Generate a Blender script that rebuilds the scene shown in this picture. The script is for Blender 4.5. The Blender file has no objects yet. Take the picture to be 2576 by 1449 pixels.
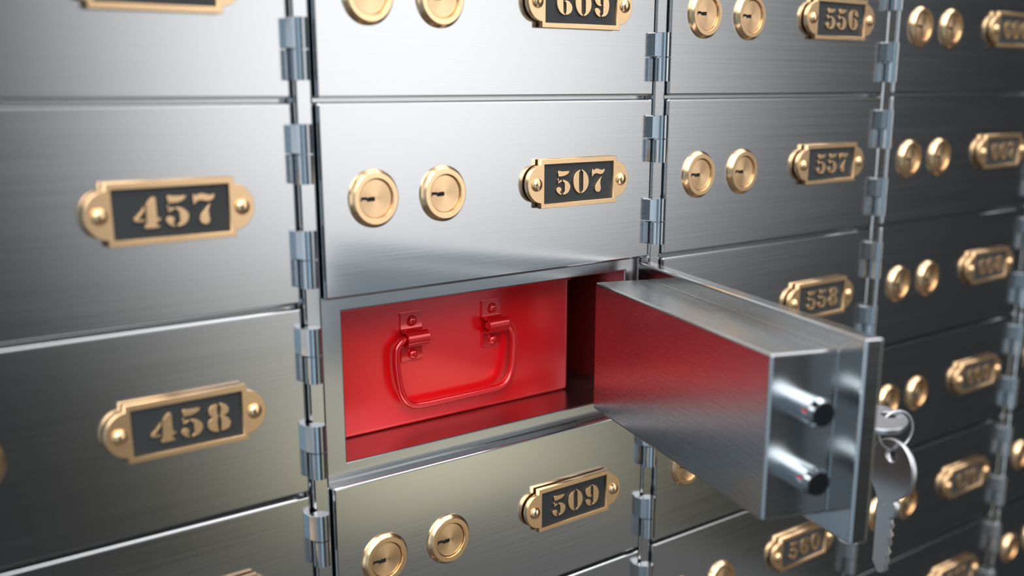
import bpy, bmesh, math
from mathutils import Vector, Matrix

S = 0.12                      # metres per unit; one unit is the row pitch of the boxes
P, W, H = 2.52, 2.379, 0.9785  # column pitch, door width, door height
T = 0.098                     # door thickness
C = bpy.context.scene.collection
PI = math.pi
HX, HY = W + 0.03, -0.044     # hinge axis
PHI = math.radians(68.655)    # how far the open door has swung
O = Vector((W / 2, 0.1, -1.0))  # base point of a box in box coordinates

# ------------------------------------------------------------------ materials
def nodes(name):
    m = bpy.data.materials.new(name); m.use_nodes = True
    nt = m.node_tree
    return m, nt, nt.nodes['Principled BSDF']

def link(nt, a, b): nt.links.new(a, b)

def brushed(name, col, rough, rvar, aniso, along, bump, tint=0.0, scale=(2.2, 2.2, 150)):
    """metal with fine parallel brush lines; along = brush direction in object space"""
    m, nt, b = nodes(name)
    N = nt.nodes.new
    tc = N('ShaderNodeTexCoord'); oi = N('ShaderNodeObjectInfo')
    mp = N('ShaderNodeMapping'); mp.inputs['Scale'].default_value = [s / S for s in scale]
    off = N('ShaderNodeVectorMath'); off.operation = 'MULTIPLY_ADD'
    off.inputs[1].default_value = (1, 1, 1)
    comb = N('ShaderNodeCombineXYZ')
    mul = N('ShaderNodeMath'); mul.operation = 'MULTIPLY'; mul.inputs[1].default_value = 37.0
    link(nt, oi.outputs['Random'], mul.inputs[0])
    for i in range(3): link(nt, mul.outputs[0], comb.inputs[i])
    link(nt, tc.outputs['Object'], off.inputs[0]); link(nt, comb.outputs[0], off.inputs[2])
    link(nt, off.outputs[0], mp.inputs['Vector'])
    nz = N('ShaderNodeTexNoise'); nz.inputs['Scale'].default_value = 1.0
    nz.inputs['Detail'].default_value = 4.0; nz.inputs['Roughness'].default_value = 0.6
    link(nt, mp.outputs[0], nz.inputs['Vector'])
    mr = N('ShaderNodeMapRange')
    mr.inputs['From Min'].default_value = 0.3; mr.inputs['From Max'].default_value = 0.7
    mr.inputs['To Min'].default_value = rough - rvar; mr.inputs['To Max'].default_value = rough + rvar
    link(nt, nz.outputs['Fac'], mr.inputs['Value']); link(nt, mr.outputs[0], b.inputs['Roughness'])
    if tint:
        cr = N('ShaderNodeMapRange'); cr.inputs['From Min'].default_value = 0.3; cr.inputs['From Max'].default_value = 0.7
        cr.inputs['To Min'].default_value = 1 - tint; cr.inputs['To Max'].default_value = 1 + tint
        vm = N('ShaderNodeVectorMath'); vm.operation = 'SCALE'; vm.inputs[0].default_value = col
        link(nt, nz.outputs['Fac'], cr.inputs['Value']); link(nt, cr.outputs[0], vm.inputs['Scale'])
        link(nt, vm.outputs[0], b.inputs['Base Color'])
    else:
        b.inputs['Base Color'].default_value = (*col, 1)
    b.inputs['Metallic'].default_value = 1.0
    if aniso:
        b.inputs['Anisotropic'].default_value = aniso
        cv = N('ShaderNodeCombineXYZ')
        for i in range(3): cv.inputs[i].default_value = along[i]
        vt = N('ShaderNodeVectorTransform'); vt.vector_type = 'VECTOR'; vt.convert_from = 'OBJECT'; vt.convert_to = 'WORLD'
        link(nt, cv.outputs[0], vt.inputs[0]); link(nt, vt.outputs[0], b.inputs['Tangent'])
    if bump:
        bp = N('ShaderNodeBump'); bp.inputs['Strength'].default_value = bump; bp.inputs['Distance'].default_value = 0.0002
        link(nt, nz.outputs['Fac'], bp.inputs['Height']); link(nt, bp.outputs[0], b.inputs['Normal'])
    return m

def plain(name, col, rough, metal=0.0, ior=1.5, coat=0.0):
    m, nt, b = nodes(name)
    b.inputs['Base Color'].default_value = (*col, 1); b.inputs['Roughness'].default_value = rough
    b.inputs['Metallic'].default_value = metal; b.inputs['IOR'].default_value = ior
    b.inputs['Coat Weight'].default_value = coat; b.inputs['Coat Roughness'].default_value = rough if coat > 0.9 else 0.08; b.inputs['Coat IOR'].default_value = 1.75
    return m

def radial(name, col, rough, aniso):
    """metal turned on a lathe: circular brush lines about the object's own axis"""
    m, nt, b = nodes(name)
    N = nt.nodes.new
    b.inputs['Base Color'].default_value = (*col, 1); b.inputs['Metallic'].default_value = 1
    b.inputs['Anisotropic'].default_value = aniso
    tg = N('ShaderNodeTangent'); tg.direction_type = 'RADIAL'; tg.axis = 'Z'
    b.inputs['Anisotropic Rotation'].default_value = 0.25
    link(nt, tg.outputs[0], b.inputs['Tangent'])
    tc = N('ShaderNodeTexCoord'); vl = N('ShaderNodeVectorMath'); vl.operation = 'LENGTH'
    sp = N('ShaderNodeSeparateXYZ'); cb = N('ShaderNodeCombineXYZ')
    link(nt, tc.outputs['Object'], sp.inputs[0]); link(nt, sp.outputs[0], cb.inputs[0]); link(nt, sp.outputs[1], cb.inputs[1])
    link(nt, cb.outputs[0], vl.inputs[0])
    nz = N('ShaderNodeTexNoise'); nz.noise_dimensions = '1D'; nz.inputs['Scale'].default_value = 220 / S
    link(nt, vl.outputs['Value'], nz.inputs['W'])
    mr = N('ShaderNodeMapRange'); mr.inputs['To Min'].default_value = rough - 0.06; mr.inputs['To Max'].default_value = rough + 0.06
    link(nt, nz.outputs['Fac'], mr.inputs['Value']); link(nt, mr.outputs[0], b.inputs['Roughness'])
    return m

STEEL = (0.54, 0.545, 0.55)
BRASS = (0.90, 0.605, 0.345)
M = {
    'steel': brushed('brushed_steel', STEEL, 0.155, 0.03, 0.0, (0, 0, 1), 0.0, 0.045, (0.7, 0.7, 170)),
    'frame': brushed('frame_steel', STEEL, 0.23, 0.012, 0.0, (0, 0, 1), 0.0, 0.03, (0.7, 0.7, 170)),
    'block': brushed('satin_steel', (0.40, 0.405, 0.41), 0.27, 0.012, 0.0, (0, 0, 1), 0.0, 0.0),
    'hinge': plain('hinge_steel', (0.46, 0.485, 0.51), 0.2, 1.0),
    'bolt': plain('polished_steel', (0.64, 0.74, 0.82), 0.10, 1.0),
    'tip': plain('dark_bolt_tip', (0.05, 0.055, 0.065), 0.35, 1.0),
    'key': plain('key_nickel', (0.58, 0.59, 0.62), 0.3, 1.0),
    'brass': brushed('brushed_brass', BRASS, 0.29, 0.03, 0.0, (0, 0, 1), 0.02, 0.02, (8, 8, 250)),
    'rivet': plain('polished_brass', BRASS, 0.24, 1.0),
    'lock': radial('lock_brass', BRASS, 0.23, 0.3),
    'disc': radial('turned_brass', BRASS, 0.30, 0.7),
    'label': plain('charcoal_enamel', (0.022, 0.025, 0.027), 0.5),
    'hole': plain('keyhole_black', (0.002, 0.002, 0.002), 0.9),
    'red': plain('red_lacquer', (0.95, 0.004, 0.009), 0.27, 0.35, 1.5, 1.0),
    'redgloss': plain('red_gloss_lacquer', (0.70, 0.002, 0.005), 0.18, 0.35, 1.5, 0.6),
}

# ------------------------------------------------------------------ mesh helpers
def finish(bm, name, mat, smooth=None):
    me = bpy.data.meshes.new(name)
    bmesh.ops.recalc_face_normals(bm, faces=bm.faces)
    bm.to_mesh(me); bm.free()
    me.materials.append(mat)
    if smooth is not None:
        for p in me.polygons: p.use_smooth = True
        me.set_sharp_from_angle(angle=math.radians(smooth))
    return me

def put(name, me, parent=None, mat=None, loc=(0, 0, 0)):
    o = bpy.data.objects.new(name, me); C.objects.link(o)
    if parent is not None: o.parent = parent
    if mat is not None: o.matrix_local = mat
    else: o.location = loc
    return o

def box(x0, x1, y0, y1, z0, z1, bev=0.0, seg=3, off=(0, 0, 0)):
    bm = bmesh.new()
    bmesh.ops.create_cube(bm, size=1)
    c = Vector(((x0 + x1) / 2, (y0 + y1) / 2, (z0 + z1) / 2)) - Vector(off)
    d = (abs(x1 - x0), abs(y1 - y0), abs(z1 - z0))
    for v in bm.verts: v.co = Vector((v.co.x * d[0], v.co.y * d[1], v.co.z * d[2])) + c
    for v in bm.verts: v.co *= S
    if bev: bmesh.ops.bevel(bm, geom=list(bm.edges), offset=bev * S, segments=seg, profile=0.5, affect='EDGES')
    return bm

def lathe(prof, n=64):
    """prof: (radius, height) pairs about local Z, in units; radius 0 closes the end"""
    bm = bmesh.new(); rings = []
    for r, h in prof:
        if r < 1e-6: rings.append([bm.verts.new((0, 0, h * S))])
        else: rings.append([bm.verts.new((r * S * math.cos(2 * PI * k / n), r * S * math.sin(2 * PI * k / n), h * S)) for k in range(n)])
    for a, b in zip(rings, rings[1:]):
        for k in range(n):
            q = [a[k % len(a)], a[(k + 1) % len(a)], b[(k + 1) % len(b)], b[k % len(b)]]
            u = []
            for v in q:
                if v not in u: u.append(v)
            if len(u) > 2: bm.faces.new(u)
    return bm

def merge(a, b):
    me = bpy.data.meshes.new('tmp'); b.to_mesh(me); b.free()
    a.from_mesh(me); bpy.data.meshes.remove(me)
    return a

def prism(pts, axis, h0, h1, off=(0, 0, 0)):
    """closed outline pts extruded along axis (0 x, 1 y, 2 z) from h0 to h1"""
    bm = bmesh.new(); lay = []
    for h in (h0, h1):
        row = []
        for a, b in pts:
            co = [a, b]; co.insert(axis, h)
            row.append(bm.verts.new((Vector(co) - Vector(off)) * S))
        lay.append(row)
    n = len(pts)
    bm.faces.new(lay[0]); bm.faces.new(list(reversed(lay[1])))
    for k in range(n):
        bm.faces.new((lay[0][k], lay[0][(k + 1) % n], lay[1][(k + 1) % n], lay[1][k]))
    return bm

def from_curve(cu, name):
    o = bpy.data.objects.new('tmp_curve', cu); C.objects.link(o)
    dg = bpy.context.evaluated_depsgraph_get(); dg.update()
    me = bpy.data.meshes.new_from_object(o.evaluated_get(dg))
    bpy.data.objects.remove(o); bpy.data.curves.remove(cu)
    me.name = name
    return me

def plate(name, loops, half, bev, mat, upright=True):
    """flat plate from outlines (x, z); half thickness, rounded rim; its middle lies on y = 0"""
    cu = bpy.data.curves.new(name, 'CURVE'); cu.dimensions = '2D'; cu.fill_mode = 'BOTH'
    cu.extrude = (half - bev) * S; cu.bevel_depth = bev * S; cu.bevel_resolution = 1; cu.offset = -bev * S
    for lp in loops:
        sp = cu.splines.new('POLY'); sp.points.add(len(lp) - 1); sp.use_cyclic_u = True
        for q, (x, z) in zip(sp.points, lp): q.co = (x * S, z * S, 0, 1)
    me = from_curve(cu, name)
    if upright: me.transform(Matrix.Rotation(PI / 2, 4, 'X'))
    me.materials.clear(); me.materials.append(mat)
    return me

def tube(name, pts, r, mat, cyclic=False):
    cu = bpy.data.curves.new(name, 'CURVE'); cu.dimensions = '3D'
    cu.bevel_depth = r * S; cu.bevel_resolution = 8; cu.use_fill_caps = True
    sp = cu.splines.new('POLY'); sp.points.add(len(pts) - 1); sp.use_cyclic_u = cyclic
    for q, p in zip(sp.points, pts): q.co = (*[c * S for c in p], 1)
    me = from_curve(cu, name); me.materials.clear(); me.materials.append(mat)
    for p in me.polygons: p.use_smooth = True
    return me

def spline(pts, n=8):
    """Catmull-Rom through points"""
    out = []; q = [pts[0]] + list(pts) + [pts[-1]]
    for i in range(1, len(q) - 2):
        for k in range(n):
            t = k / n; res = []
            for a, b, c, d in zip(q[i - 1], q[i], q[i + 1], q[i + 2]):
                res.append(0.5 * ((2 * b) + (c - a) * t + (2 * a - 5 * b + 4 * c - d) * t * t + (3 * b - a - 3 * c + d) * t ** 3))
            out.append(tuple(res))
    out.append(tuple(pts[-1]))
    return out

def soften(lp, lim=48):
    """cut the shallow corners of a traced outline, keep its sharp ones"""
    for _ in range(2):
        res = []; n = len(lp)
        for i in range(n):
            a, b, c = Vector(lp[i - 1]), Vector(lp[i]), Vector(lp[(i + 1) % n])
            ang = (b - a).angle(c - b, 0)
            if math.degrees(ang) > lim or math.degrees(ang) < 4: res.append(tuple(b))
            else: res += [tuple(b + (a - b) * 0.25), tuple(b + (c - b) * 0.25)]
        lp = res
    return lp

# ------------------------------------------------------------------ tags
def thing(name, loc, label, cat, group=None):
    o = bpy.data.objects.new(name, None); C.objects.link(o)
    o.empty_display_size = 0.02; o.location = Vector(loc) * S
    o['label'] = label; o['category'] = cat
    if group: o['group'] = group
    return o

def structure(name, me):
    o = put(name, me); o['kind'] = 'structure'; return o

# ------------------------------------------------------------------ numerals
DIG = {
    '5': [[(0.099, 1.0), (0.391, 0.959), (0.735, 0.981), (0.695, 0.897), (0.589, 0.821), (0.395, 0.77), (0.227, 0.765), (0.103, 0.768)], [(0.09, 0.7), (0.109, 0.699), (0.112, 0.544), (0.23, 0.612), (0.299, 0.624), (0.292, 0.552), (0.198, 0.526), (0.093, 0.471)], [(0.0, 0.222), (0.026, 0.292), (0.095, 0.335), (0.173, 0.338), (0.248, 0.305), (0.283, 0.247), (0.27, 0.176), (0.21, 0.129), (0.224, 0.087), (0.294, 0.063), (0.289, 0.006), (0.183, 0.029), (0.071, 0.096), (0.009, 0.171)], [(0.369, 0.619), (0.481, 0.607), (0.622, 0.554), (0.737, 0.456), (0.787, 0.341), (0.755, 0.2), (0.659, 0.072), (0.519, 0.019), (0.385, 0.0), (0.383, 0.057), (0.433, 0.075), (0.475, 0.124), (0.469, 0.471), (0.426, 0.514), (0.371, 0.537)]],
    '0': [[(0.397, 1.0), (0.225, 0.946), (0.085, 0.818), (0.002, 0.647), (0.0, 0.46), (0.052, 0.271), (0.171, 0.118), (0.302, 0.038), (0.413, 0.0), (0.412, 0.059), (0.359, 0.087), (0.335, 0.141), (0.319, 0.879), (0.347, 0.923), (0.399, 0.938)], [(0.484, 1.0), (0.63, 0.948), (0.779, 0.816), (0.871, 0.645), (0.895, 0.455), (0.85, 0.269), (0.736, 0.128), (0.621, 0.051), (0.483, 0.0), (0.481, 0.059), (0.548, 0.087), (0.576, 0.137), (0.565, 0.868), (0.535, 0.921), (0.486, 0.944)]],
    '7': [[(0.037, 0.984), (0.1, 0.981), (0.103, 0.897), (0.211, 0.986), (0.358, 1.0), (0.507, 0.951), (0.626, 0.925), (0.714, 0.953), (0.766, 0.971), (0.746, 0.867), (0.674, 0.787), (0.557, 0.746), (0.424, 0.761), (0.275, 0.802), (0.158, 0.781), (0.087, 0.732), (0.059, 0.681), (0.0, 0.69)], [(0.603, 0.675), (0.533, 0.543), (0.513, 0.397), (0.541, 0.249), (0.551, 0.122), (0.503, 0.03), (0.4, 0.0), (0.281, 0.032), (0.205, 0.11), (0.208, 0.246), (0.301, 0.387), (0.444, 0.526), (0.546, 0.626)]],
    '9': [[(0.403, 1.0), (0.579, 0.948), (0.743, 0.821), (0.836, 0.62), (0.843, 0.394), (0.776, 0.164), (0.632, 0.042), (0.428, 0.013), (0.427, 0.059), (0.49, 0.088), (0.512, 0.161), (0.494, 0.879), (0.449, 0.934), (0.405, 0.945)], [(0.346, 0.98), (0.202, 0.959), (0.06, 0.87), (0.0, 0.729), (0.038, 0.587), (0.156, 0.471), (0.273, 0.424), (0.389, 0.436), (0.422, 0.473), (0.358, 0.493), (0.334, 0.539), (0.325, 0.897), (0.362, 0.937)], [(0.03, 0.29), (0.066, 0.336), (0.13, 0.355), (0.231, 0.341), (0.32, 0.275), (0.343, 0.191), (0.294, 0.136), (0.31, 0.076), (0.355, 0.043), (0.347, 0.0), (0.224, 0.03), (0.107, 0.103), (0.032, 0.211)]],
    '8': [[(0.411, 0.977), (0.256, 0.981), (0.125, 0.908), (0.054, 0.788), (0.069, 0.651), (0.197, 0.525), (0.093, 0.465), (0.01, 0.359), (0.0, 0.226), (0.066, 0.104), (0.211, 0.026), (0.4, 0.0), (0.372, 0.153), (0.359, 0.327), (0.381, 0.446), (0.413, 0.538), (0.371, 0.668), (0.369, 0.814)], [(0.484, 1.0), (0.632, 0.96), (0.767, 0.875), (0.821, 0.731), (0.76, 0.595), (0.602, 0.531), (0.726, 0.473), (0.833, 0.347), (0.858, 0.231), (0.802, 0.093), (0.669, 0.02), (0.477, 0.01), (0.496, 0.104), (0.523, 0.296), (0.505, 0.422), (0.462, 0.528), (0.507, 0.617), (0.524, 0.786), (0.503, 0.911)]],
    '4': [[(0.695, 1.0), (0.609, 0.969), (0.506, 0.859), (0.428, 0.768), (0.421, 0.545), (0.411, 0.215), (0.397, 0.111), (0.312, 0.081), (0.365, 0.011), (0.65, 0.0), (0.82, 0.024), (0.848, 0.079), (0.741, 0.088), (0.738, 0.197), (0.86, 0.232), (0.891, 0.322), (0.759, 0.312), (0.751, 0.954)], [(0.365, 0.721), (0.298, 0.617), (0.143, 0.458), (0.005, 0.345), (0.0, 0.275), (0.078, 0.236), (0.336, 0.23), (0.354, 0.298), (0.143, 0.305), (0.236, 0.44), (0.363, 0.557)]]}
DIG['6'] = [[(0.843 - x, 1 - z) for x, z in lp] for lp in DIG['9']]
DIG['1'] = [[(0.0, 0.86), (0.13, 0.88), (0.2, 0.95), (0.24, 1.0), (0.46, 1.0), (0.47, 0.12), (0.5, 0.05), (0.62, 0.03), (0.62, 0.0),
             (0.03, 0.0), (0.03, 0.03), (0.16, 0.05), (0.19, 0.12), (0.18, 0.78), (0.14, 0.82), (0.0, 0.83)]]
def numerals(text):
    h, gap = 0.14, 0.0235
    ws = [max(x for lp in DIG[c] for x, z in lp) * h for c in text]
    x = 1.739 - (sum(ws) + gap * (len(text) - 1)) / 2
    loops = []
    for c, w in zip(text, ws):
        for lp in DIG[c]: loops.append(soften([(x + a * h - PC[0], -0.467 - h / 2 + b * h - PC[1]) for a, b in lp]))
        x += w + gap
    return plate('numerals', loops, 0.006, 0.0012, M['brass'])

# ------------------------------------------------------------------ shared meshes of a box
PC = (1.7269, -0.4667)          # middle of the number plate in box coordinates
# box shell with its opening
OX0, OX1, OZ0, OZ1, YF, YB = 0.1524, 2.2763, -1.0675 + 1, -1.905 + 1, 0.1, 3.5
def shell_mesh():
    bm = bmesh.new()
    x0, x1, z0, z1 = 0.0, 2.517, 0.0, -0.998
    e = 0.008
    def ring(xa, xb, za, zb, y): return [bm.verts.new((Vector((x, y, z)) - O) * S) for x, z in ((xa, za), (xb, za), (xb, zb), (xa, zb))]
    rs = [ring(x0, x1, z0, z1, YB + 0.05), ring(x0, x1, z0, z1, YF),
          ring(OX0 - e, OX1 + e, OZ0 + e, OZ1 - e, YF), ring(OX0 - e * 0.3, OX1 + e * 0.3, OZ0 + e * 0.3, OZ1 - e * 0.3, YF + e * 0.3),
          ring(OX0, OX1, OZ0, OZ1, YF + e), ring(OX0, OX1, OZ0, OZ1, YB)]
    for a, b in zip(rs, rs[1:]):
        for k in range(4): bm.faces.new((a[k], a[(k + 1) % 4], b[(k + 1) % 4], b[k]))
    bm.faces.new(rs[0]); bm.faces.new(list(reversed(rs[-1])))
    return finish(bm, 'body', M['frame'])
ME_SHELL = shell_mesh()
ME_DOOR = finish(box(0, W, 0, T, -H, 0, 0.012, 3, O), 'door', M['steel'])
# lock: ring about local Z, recessed turned disc, keyhole
ME_LOCK = finish(lathe([(0.15, -0.001), (0.15, 0.009), (0.1475, 0.013), (0.1365, 0.028), (0.134, 0.0305), (0.131, 0.032), (0.1055, 0.032),
                        (0.103, 0.031), (0.1015, 0.0285), (0.0995, 0.008)], 96), 'lock', M['lock'], 12)
ME_DISC = finish(lathe([(0.0985, 0.004), (0.0985, 0.0185), (0.0965, 0.020), (0.0, 0.020)], 96), 'lock_cylinder', M['disc'], 12)
ME_HOLE = finish(prism([(x, z * 1.25) for x, z in [(-0.004, 0.0085), (-0.041, 0.0075), (-0.047, 0.0045), (-0.055, 0.0085), (-0.086, 0.009), (-0.0895, 0.004), (-0.0895, -0.0095), (-0.084, -0.009), (-0.082, -0.003), (-0.056, -0.0035), (-0.052, -0.0105), (-0.004, -0.0095)]], 2, 0.0195, 0.0206), 'keyhole', M['hole'])
# number plate
def lobed(hw, hz, r, cx, inset=0.0):
    hw, hz, r = hw - inset, hz - inset, r - inset
    pts = []
    n = 28
    a0 = math.acos(min(1, (cx) / r)) if cx < r else 0
    # right lobe: circle centred cx inside the right edge
    def arc(s):
        out = []
        ang = PI / 2 - math.asin(cx / r)
        for k in range(n + 1):
            t = ang - 2 * ang * k / n
            out.append((s * (hw - cx + r * math.cos(t)), s * r * math.sin(t)))
        return out
    right, left = arc(1), arc(-1)
    pts = [(hw, hz)] + right + [(hw, -hz), (-hw, -hz)] + left + [(-hw, hz)]
    return pts
HWP, HZP = 0.3043, 0.1397
INNER = [(-0.2795, 0.1097), (-0.2795, -0.1130), (0.2780, -0.1130), (0.2780, 0.1097)]
ME_PLATE = plate('number_plate', [lobed(HWP, HZP, 0.1096, 0.010), list(reversed(INNER))], 0.0165, 0.002, M['brass'])
ME_PLATE.transform(Matrix.Translation((0, -0.0279 * S, 0)))
# thin backing that stands the plate off the door
_bm = prism(lobed(HWP, HZP, 0.1096, 0.010, 0.022), 1, -0.0125, 0.0005)
_t = bpy.data.meshes.new('tmp'); _bm.to_mesh(_t); _bm.free()
_bm = bmesh.new(); _bm.from_mesh(ME_PLATE); _bm.from_mesh(_t); _bm.to_mesh(ME_PLATE); _bm.free(); bpy.data.meshes.remove(_t)
ME_LABEL = finish(box(-0.282, 0.2805, -0.030, -0.0115, -0.1155, 0.1122), 'label_panel', M['label'])
ME_RIVET = finish(lathe([(0.0385, -0.002), (0.0385, 0.001), (0.0368, 0.007), (0.032, 0.0135), (0.025, 0.0187), (0.0165, 0.0222), (0.008, 0.024), (0, 0.0245)], 48), 'rivet', M['rivet'], 40)
# hinge knuckles, axis at the local origin, heights from the box top
def knuckle(door_side, z0, z1):
    r, n = 0.046, 40
    c = (HX, HY)
    if door_side: ext = [(W - 0.03, 0.0), (W - 0.03, -0.032)]
    else: ext = [(HX + 0.041, 0.0195), (HX - 0.02, 0.0195)]
    pts = [(c[0] + r * math.cos(2 * PI * k / n), c[1] + r * math.sin(2 * PI * k / n)) for k in range(n)] + ext
    # convex hull
    pts = sorted(set(pts))
    def half(ps):
        h = []
        for p in ps:
            while len(h) > 1 and (h[-1][0] - h[-2][0]) * (p[1] - h[-2][1]) - (h[-1][1] - h[-2][1]) * (p[0] - h[-2][0]) <= 0: h.pop()
            h.append(p)
        return h
    hull = half(pts)[:-1] + half(pts[::-1])[:-1]
    bm = prism([(a, b) for a, b in hull], 2, z0, z1, O)
    caps = [f for f in bm.faces if len(f.verts) > 4]
    ed = {e for f in caps for e in f.edges}
    bmesh.ops.bevel(bm, geom=list(ed), offset=0.005 * S, segments=2, profile=0.5, affect='EDGES')
    return finish(bm, 'knuckle', M['hinge'], 13)
HZ = ((-0.097, -0.2365, -0.2425, -0.382), (-0.607, -0.7485, -0.7545, -0.894))
ME_KN = [(knuckle(True, a, b), knuckle(False, c, d)) for a, b, c, d in HZ]
def pin_mesh(z0, z1):
    bm = lathe([(0, z0), (0.018, z0), (0.018, z1), (0, z1)], 20)
    bmesh.ops.translate(bm, verts=bm.verts, vec=(Vector((HX, HY, 0)) - O) * S)
    return finish(bm, 'hinge_pin', M['hinge'], 40)
ME_PIN = [pin_mesh(h[3] + 0.004, h[0] - 0.004) for h in HZ]

UP = Matrix.Rotation(PI / 2, 4, 'X')
def at(x, y, z): return Matrix.Translation((Vector((x, y, z)) - O) * S)
AX = (Vector((HX, HY, 0)) - O) * S; AX.z = 0
SWING = Matrix.Translation(AX) @ Matrix.Rotation(PHI, 4, 'Z') @ Matrix.Translation(-AX)
I4 = Matrix.Identity(4)

LOCKS = ((0.3085, -0.4805), (0.7525, -0.4805))
def deposit_box(col, row, number, label, opened=False):
    x0, z0 = (col - 1) * P, 1.0 - row
    t = thing('safe_deposit_box', (x0 + O.x, O.y, z0 + O.z), label, 'safe deposit box', 'safe deposit boxes in the steel wall')
    G = SWING if opened else I4
    put('body', ME_SHELL, t)
    d = put('door', ME_DOOR, t, G)
    for lx, lz in LOCKS:
        k = put('lock', ME_LOCK, t, G @ at(lx, 0, lz) @ UP)
        put('lock_cylinder', ME_DISC, k); put('keyhole', ME_HOLE, k)
    n = put('number_plate', ME_PLATE, t, G @ at(PC[0], 0, PC[1]))
    put('label_panel', ME_LABEL, n)['label'] = 'charcoal panel behind the number'
    nm = put('numerals', numerals(number), n, Matrix.Translation((0, -0.0355 * S, 0)))
    nm['label'] = 'raised brass number ' + number if col < 3 and not opened else 'raised brass number'
    for s in (1.389, 2.067): put('rivet', ME_RIVET, n, Matrix.Translation(((s - PC[0]) * S, -0.0444 * S, -0.002 * S)) @ UP)
    for (ka, kb), pin in zip(ME_KN, ME_PIN):
        h = put('hinge', kb, t)
        put('knuckle', ka, h, G); put('hinge_pin', pin, h)
    return t, d, G

# ------------------------------------------------------------------ the wall of boxes
PATCH = {}
BOXES = [
    (0, 0, '456', 'steel deposit box above number 457, its brass plate cut off by the top edge'),
    (0, 1, '457', 'brushed steel deposit box with a brass plate reading 457'),
    (0, 2, '458', 'brushed steel deposit box with a brass plate reading 458'),
    (0, 3, '459', 'steel deposit box under number 458, plate barely showing at the bottom'),
    (1, 0, '609', 'bright steel deposit box with a brass plate reading 609'),
    (1, 1, '507', 'bright steel deposit box with two brass locks and a plate reading 507'),
    (1, 2, '508', 'opened steel deposit box, its thick door swung out over a red tin'),
    (1, 3, '509', 'steel deposit box under the opened one, with a plate reading 509'),
    (1, 4, '510', 'steel deposit box under number 509, only a corner showing'),
    (2, 0, '556', 'steel deposit box with a brass plate reading 556'),
    (2, 1, '557', 'steel deposit box with a brass plate reading 557'),
    (2, 2, '558', 'steel deposit box with a brass plate reading 558 behind the open door'),
    (2, 3, '559', 'steel deposit box right of number 509, mostly hidden by the open door'),
    (2, 4, '560', 'steel deposit box with a blurred plate just under the open door'),
    (3, 0, '606', 'dark blurred steel deposit box right of number 556'),
    (3, 1, '607', 'dark blurred steel deposit box right of number 557'),
    (3, 2, '608', 'dark blurred steel deposit box right of number 558'),
    (3, 3, '609', 'dark blurred steel deposit box behind the key stuck in the open door'),
    (3, 4, '610', 'dark blurred steel deposit box behind the bow of the hanging key'),
    (3, 5, '611', 'dark blurred steel deposit box at the bottom, under the hanging key tip'),
    (4, 2, '658', 'topmost sliver of a dark deposit box in the column at the right edge'),
    (4, 3, '659', 'strip of dark deposit box at the right edge, second of its column from the top'),
    (4, 4, '660', 'dark deposit box at the right edge, a lock level with the hanging key bow'),
    (4, 5, '661', 'lowest dark deposit box at the right edge, brass lock near the bottom corner'),
]
opened = None
for col, row, num, lab in BOXES:
    op = (col, row) == (1, 2)
    t, d, G = deposit_box(col, row, num, lab, op)
    if op: opened = (t, d, G)

# the open door: thick inner block and two locking bolts
t, d, G = opened
x0b, z0b = 0.0, -1.0
o = put('inner_block', finish(box(0.205, 2.245, T - 0.002, 0.445, -0.893, -0.088, 0.014, 3, O), 'inner_block', M['block']), d)
BOLT = finish(lathe([(0.068, -0.02), (0.068, 0.165), (0.0665, 0.168), (0.0665, 0.1685), (0.058, 0.196)], 64), 'locking_bolt', M['bolt'], 9)
TIP = finish(lathe([(0.058, 0.196), (0.054, 0.2), (0, 0.2)], 64), 'bolt_tip', M['tip'], 9)
def bolt(z):
    m = at(0.205, 0.281, z) @ Matrix.Rotation(-PI / 2, 4, 'Y')
    b = put('locking_bolt', BOLT, t, G @ m)
    put('bolt_tip', TIP, b)['label'] = 'dark flat bolt tip'
bolt(-0.330); bolt(-0.655)

# steel strips that carry the hinges
for k in range(4):
    x = (k - 1) * P + W
    structure('trim_%d' % (k + 1), finish(box(x + 0.027, x + 0.133, 0.02, 0.0995, -5.2, 1.2, 0.017, 3), 'trim', M['steel']))
structure('wall_back', finish(box(-9, 14, 3.55, 3.75, -9, 4), 'wall_back', M['frame']))

structure('floor', finish(box(-9, 14, -14, 3.55, -9.2, -9), 'floor', plain('dark_floor', (0.03, 0.03, 0.032), 0.5)))

# ------------------------------------------------------------------ the red tin in the opened box
RX0, RX1, RY, RZ0, RZ1 = 0.313, 2.115, 0.45, -1.9035, -1.1495
OT = Vector(((RX0 + RX1) / 2, RY, RZ0))
tin = thing('deposit_tin', OT, 'glossy red metal tin with a drop handle inside the opened deposit box', 'tin')
bm = bmesh.new(); bmesh.ops.create_cube(bm, size=1)
for v in bm.verts: v.co = (Vector((v.co.x * (RX1 - RX0), v.co.y * 2.9 + 1.45, v.co.z * (RZ1 - RZ0) + (RZ1 - RZ0) / 2))) * S
vert = [e for e in bm.edges if abs(e.verts[0].co.z - e.verts[1].co.z) > 1e-4]
bmesh.ops.bevel(bm, geom=vert, offset=0.035 * S, segments=5, profile=0.5, affect='EDGES')
low = [e for e in bm.edges if e.verts[0].co.z < 1e-5 and e.verts[1].co.z < 1e-5]
bmesh.ops.bevel(bm, geom=low, offset=0.03 * S, segments=5, profile=0.5, affect='EDGES')
put('body', finish(bm, 'tin_body', M['red'], 40), tin)
put('lid', finish(box(RX0 - 0.006, RX1 + 0.006, RY - 0.006, RY + 2.9, RZ1 - 0.004, RZ1 + 0.008, 0.003, 2, OT), 'lid', M['red']), tin)
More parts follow.
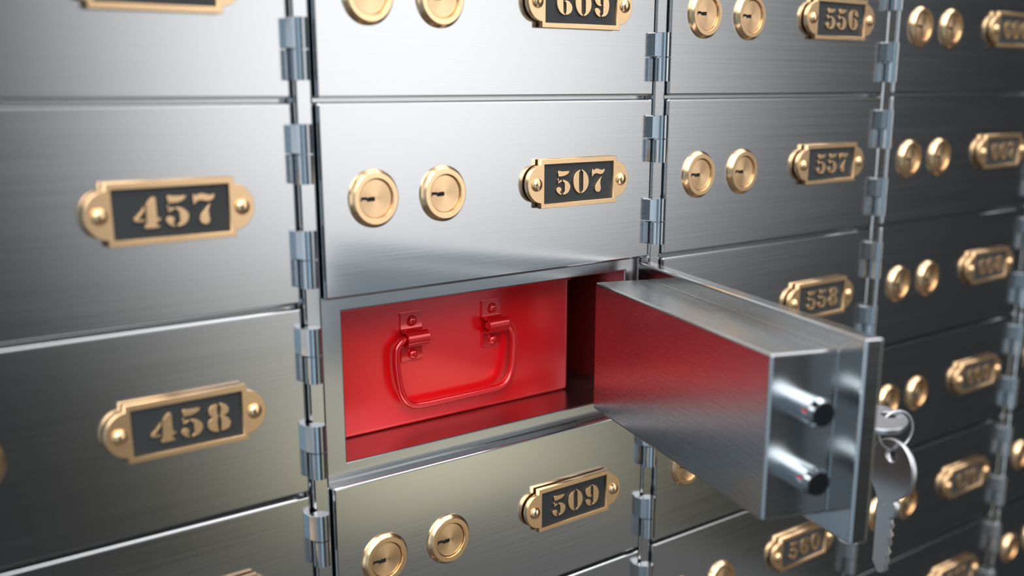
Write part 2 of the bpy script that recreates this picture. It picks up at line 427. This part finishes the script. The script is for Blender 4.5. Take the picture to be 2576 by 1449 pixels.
# bracket profile (y, z) relative to the tin front
def bracket_mesh():
    th = 0.012
    def path(off):
        pts = [(-off, -1.209), (-off, -1.302)]
        cy, cz, r = -0.050, -1.359, 0.036 + off
        pts += [(-off - 0.004, -1.309)]
        a0, a1 = math.radians(62), math.radians(298)
        for k in range(25):
            a = a0 + (a1 - a0) * k / 24
            pts.append((cy + r * math.cos(a), cz + r * math.sin(a)))
        pts += [(-off - 0.004, -1.409), (-off, -1.416), (-off, -1.5045)]
        return pts
    prof = path(th) + list(reversed(path(0.0)))
    bm = bmesh.new(); rows = []
    for x in (-0.0757, 0.0757):
        rows.append([bm.verts.new(Vector((x, y, z + 1.359)) * S) for y, z in prof])
    n = len(prof); m = n // 2
    for k in range(n): bm.faces.new((rows[0][k], rows[0][(k + 1) % n], rows[1][(k + 1) % n], rows[1][k]))
    for r in rows:
        for k in range(m - 1): bm.faces.new((r[k], r[k + 1], r[n - 2 - k], r[n - 1 - k]))
    return finish(bm, 'handle_bracket', M['redgloss'], 40)
ME_BR = bracket_mesh()
ME_RR = finish(lathe([(0.033, -0.002), (0.033, 0.002), (0.031, 0.010), (0.0265, 0.017), (0.019, 0.023), (0.010, 0.0262), (0, 0.027)], 48), 'rivet', M['redgloss'], 50)
for bx in (0.8318, 1.4428):
    b = put('handle_bracket', ME_BR, tin, Matrix.Translation((Vector((bx, RY, -1.359)) - OT) * S))
    for dz in (0.0985, -0.1025): put('rivet', ME_RR, b, Matrix.Translation((0.003 * S, -0.0125 * S, dz * S)) @ UP)
hp = [(-0.24, -1.359), (-0.30, -1.359), (-0.36, -1.358), (-0.408, -1.37), (-0.438, -1.405), (-0.449, -1.46), (-0.447, -1.54), (-0.432, -1.64), (-0.405, -1.71), (-0.36, -1.752), (-0.295, -1.768), (-0.15, -1.771)]
hp = hp + [(-x, z) for x, z in reversed(hp)]
pts = [(x + 1.1375 - OT.x, RY - 0.050 - 0.012 * min(1, max(0, (-1.38 - z) / 0.3)) - OT.y, z - OT.z) for x, z in spline(hp, 6)]
put('handle', tube('handle', pts, 0.0245, M['redgloss']), tin)

# ------------------------------------------------------------------ keys on the open door
def world_of_open(x, y, z):     # closed-door coordinates of the opened box -> scene units
    dx, dy = x - HX, y - HY
    return Vector((HX + dx * math.cos(PHI) - dy * math.sin(PHI), HY + dx * math.sin(PHI) + dy * math.cos(PHI), z))

def key_mesh(name):
    """key outline (x across, z along, tip down); bow centre at the origin"""
    R, hw = 0.150, 0.052
    out = []
    a0, a1 = math.radians(-72), math.radians(204)
    n = 48
    for k in range(n + 1):      # round the bow, from lower right over the top to the left
        a = a0 + (a1 - a0) * k / n
        out.append((R * math.cos(a), R * math.sin(a) * 1.04))
    out += [(-0.112, -0.105), (-0.086, -0.140), (-0.072, -0.165), (-0.066, -0.20), (-0.066, -0.505), (-0.022, -0.558)]
    out += [(0.006, -0.550), (0.024, -0.527), (0.014, -0.505), (0.030, -0.478), (0.018, -0.455), (0.034, -0.430), (0.018, -0.410), (0.036, -0.385), (0.024, -0.360),
            (0.040, -0.335), (0.022, -0.315), (0.040, -0.290), (0.026, -0.262), (0.030, -0.245), (0.056, -0.235), (0.060, -0.170), (0.046, -0.160)]
    hole = [(0.036 * math.cos(2 * PI * k / 28), 0.075 + 0.036 * math.sin(2 * PI * k / 28)) for k in range(28)]
    return plate(name, [out, hole], 0.0155, 0.003, M['key'])
ME_KEY = key_mesh('key')
def groove_mesh():
    bm = box(-0.030, -0.012, -0.0165, 0.0165, -0.44, -0.19, 0.002, 1)
    return finish(bm, 'key_ridge', M['key'])
# local axes of the open door in the scene
ex = Vector((math.cos(PHI), math.sin(PHI), 0)); ey = Vector((-math.sin(PHI), math.cos(PHI), 0)); ez = Vector((0, 0, 1))
def frame_mat(cx, cy, cz, loc):
    m = Matrix((cx, cy, cz)).transposed().to_4x4(); m.translation = loc * S; return m
# key in the lock: tip points into the door (+ey), flat side up
TURN = math.radians(9)
kx = -ex * math.cos(TURN) - ez * math.sin(TURN)
k1 = put('key', ME_KEY, None, frame_mat(kx, (-ey).cross(kx), -ey, world_of_open(0.3085, -0.22, -1.4835)))
k1['label'] = 'steel key sticking out of the lock of the open door'; k1['category'] = 'key'
put('key_ridge', groove_mesh(), k1)
# ring through its hole, hanging in the plane of ey and ez
rc = world_of_open(0.3085, -0.345, -1.553)
ring_pts = []
for k in range(64):
    a = 2 * PI * k / 64
    q = -ey * math.cos(a) * 0.098 + ez * math.sin(a) * 0.098
    ring_pts.append(tuple(q))
rg = put('key_ring', tube('key_ring', ring_pts, 0.0068, M['key'], True), None, Matrix.Translation(rc * S))
rg['label'] = 'thin steel ring joining the two keys on the open door'; rg['category'] = 'key ring'
# hanging key
wdir = (-ex * math.cos(0.12) - ey * math.sin(0.12)).normalized()
nrm = ez.cross(wdir)
bot = rc + ez * -0.098
k2 = put('key', ME_KEY, None, frame_mat(wdir, nrm, ez, bot + ez * (-0.075 - 0.028)))
k2['label'] = 'steel key hanging down from the ring beside the open door'; k2['category'] = 'key'
put('key_ridge', groove_mesh(), k2)

# ------------------------------------------------------------------ light: the vault room around the wall, as an environment
wd = bpy.data.worlds.new('vault_room'); bpy.context.scene.world = wd; wd.use_nodes = True
nt = wd.node_tree; N = nt.nodes.new
for n in list(nt.nodes): nt.nodes.remove(n)
tc = N('ShaderNodeTexCoord')
def math_node(op, a, b=None, clamp=False):
    n = N('ShaderNodeMath'); n.operation = op; n.use_clamp = clamp
    for i, v in enumerate((a, b)):
        if v is None: continue
        if isinstance(v, (int, float)): n.inputs[i].default_value = v
        else: link(nt, v, n.inputs[i])
    return n.outputs[0]
def dot(v):
    n = N('ShaderNodeVectorMath'); n.operation = 'DOT_PRODUCT'; n.inputs[1].default_value = v
    link(nt, tc.outputs['Generated'], n.inputs[0]); return n.outputs['Value']
def sstep(x, e0, e1):
    n = N('ShaderNodeMapRange'); n.interpolation_type = 'SMOOTHSTEP'
    n.inputs['From Min'].default_value = e0; n.inputs['From Max'].default_value = e1
    link(nt, x, n.inputs['Value']); return n.outputs[0]
sx = N('ShaderNodeSeparateXYZ'); link(nt, tc.outputs['Generated'], sx.inputs[0])
AZ = math_node('MULTIPLY', math_node('ARCTAN2', sx.outputs[1], sx.outputs[0]), 180 / PI)
EL = math_node('MULTIPLY', math_node('ARCSINE', sx.outputs[2]), 180 / PI)
def band(x, lo, hi, soft_lo, soft_hi=None):
    soft_hi = soft_hi or soft_lo
    return math_node('MULTIPLY', sstep(x, lo - soft_lo, lo + soft_lo), math_node('SUBTRACT', 1.0, sstep(x, hi - soft_hi, hi + soft_hi)))
terms = []
def lamp(az0, az1, el0, el1, col, saz=3, sel=3, saz2=None, sel2=None):
    terms.append((math_node('MULTIPLY', band(AZ, az0, az1, saz, saz2), band(EL, el0, el1, sel, sel2)), col))
def glow(az, el, saz, sel, col):
    a = math_node('POWER', math_node('DIVIDE', math_node('SUBTRACT', AZ, az), saz), 2)
    e = math_node('POWER', math_node('DIVIDE', math_node('SUBTRACT', EL, el), sel), 2)
    terms.append((math_node('EXPONENT', math_node('MULTIPLY', math_node('ADD', a, e), -1)), col))
def dome(az, el, wl, wr, wel, col):      # big soft lamp: full above el, fading below it and to both sides
    d = math_node('SUBTRACT', AZ, az)
    l = math_node('DIVIDE', math_node('MAXIMUM', math_node('MULTIPLY', d, -1.0), 0.0), wl)
    r = math_node('DIVIDE', math_node('MAXIMUM', d, 0.0), wr)
    a = math_node('POWER', math_node('ADD', l, r), 3)
    drop = math_node('ADD', math_node('SUBTRACT', el, EL), math_node('MULTIPLY', math_node('ABSOLUTE', math_node('ADD', AZ, 58.0)), 0.2))
    e = math_node('POWER', math_node('DIVIDE', math_node('MAXIMUM', drop, 0.0), wel), 3)
    g = math_node('EXPONENT', math_node('MULTIPLY', math_node('ADD', a, e), -1))
    terms.append((math_node('MULTIPLY', g, math_node('SUBTRACT', 1.0, sstep(EL, 30, 44))), col))
dome(-55.6, 3.5, 14.2, 15.2, 15.3, (1.84, 1.85, 1.87))       # bright lamp wall opposite
lamp(-46, -29, 18, 45, (1.5, 1.5, 1.5), 6, 4, 5)             # its upper part, reaching further along the room
glow(-54, -18, 8.5, 5.0, (1.06, 0.99, 0.66))                 # warm beige glow below it
lamp(-122, -103, -40, 26, (0.60, 0.86, 1.05), 5, 6)          # bluish window
lamp(-179, -112, -50, 40, (0.20, 0.26, 0.31), 8, 10)         # dim bluish far side
lamp(-179.9, -160, -16, 30, (0.95, 1.06, 1.16), 6, 6)        # extra bluish-white light, added to brighten the reflections low on the doors
lamp(-150, -84, 19, 80, (4.8, 4.65, 4.45), 8, 6)               # ceiling lamp behind the viewer
lamp(-70, 70, 42, 80, (3.0, 3.0, 3.05), 12, 6)               # ceiling lamp over the wall
acc = None
base = N('ShaderNodeMix'); base.data_type = 'RGBA'
link(nt, sstep(sx.outputs[2], -0.6, 0.6), base.inputs['Factor'])
base.inputs['A'].default_value = (0.034, 0.036, 0.038, 1); base.inputs['B'].default_value = (0.020, 0.023, 0.027, 1)
cur = base.outputs['Result']
for fac, col in terms:
    mx = N('ShaderNodeMix'); mx.data_type = 'RGBA'; mx.blend_type = 'ADD'; mx.clamp_result = False
    link(nt, fac, mx.inputs['Factor']); link(nt, cur, mx.inputs['A']); mx.inputs['B'].default_value = (*col, 1)
    cur = mx.outputs['Result']
bg = N('ShaderNodeBackground'); link(nt, cur, bg.inputs['Color']); bg.inputs['Strength'].default_value = 1.0
out = N('ShaderNodeOutputWorld'); link(nt, bg.outputs[0], out.inputs['Surface'])
wd.cycles.sampling_method = 'MANUAL'; wd.cycles.sample_map_resolution = 1024

# ------------------------------------------------------------------ camera
F_PX, YAW, PITCH, PPY = 2844.59, 0.6984, -0.2580, 240.6
cd = bpy.data.cameras.new('camera'); cam = bpy.data.objects.new('camera', cd); C.objects.link(cam)
cd.sensor_width = 36; cd.sensor_fit = 'HORIZONTAL'
cd.lens = F_PX / 2576 * 36; cd.shift_y = PPY / 2576; cd.clip_start = 0.01; cd.clip_end = 50
fw = Vector((math.sin(YAW) * math.cos(PITCH), math.cos(YAW) * math.cos(PITCH), math.sin(PITCH)))
rt = Vector((math.cos(YAW), -math.sin(YAW), 0)); up = rt.cross(fw)
cam.matrix_world = frame_mat(rt, up, -fw, Vector((-2.9239, -4.9607, 0.083)))
cd.dof.use_dof = True; cd.dof.focus_distance = 6.68 * S; cd.dof.aperture_fstop = cd.lens / (0.095 * S * 1000)
sc = bpy.context.scene
sc.camera = cam
vs = sc.view_settings
vs.view_transform = 'Standard'; vs.look = 'None'; vs.exposure = 0.0; vs.gamma = 1.0; vs.use_curve_mapping = False
sc.cycles.use_denoising = True
sc.cycles.max_bounces = 10; sc.cycles.glossy_bounces = 6
sc.cycles.sample_clamp_indirect = 6
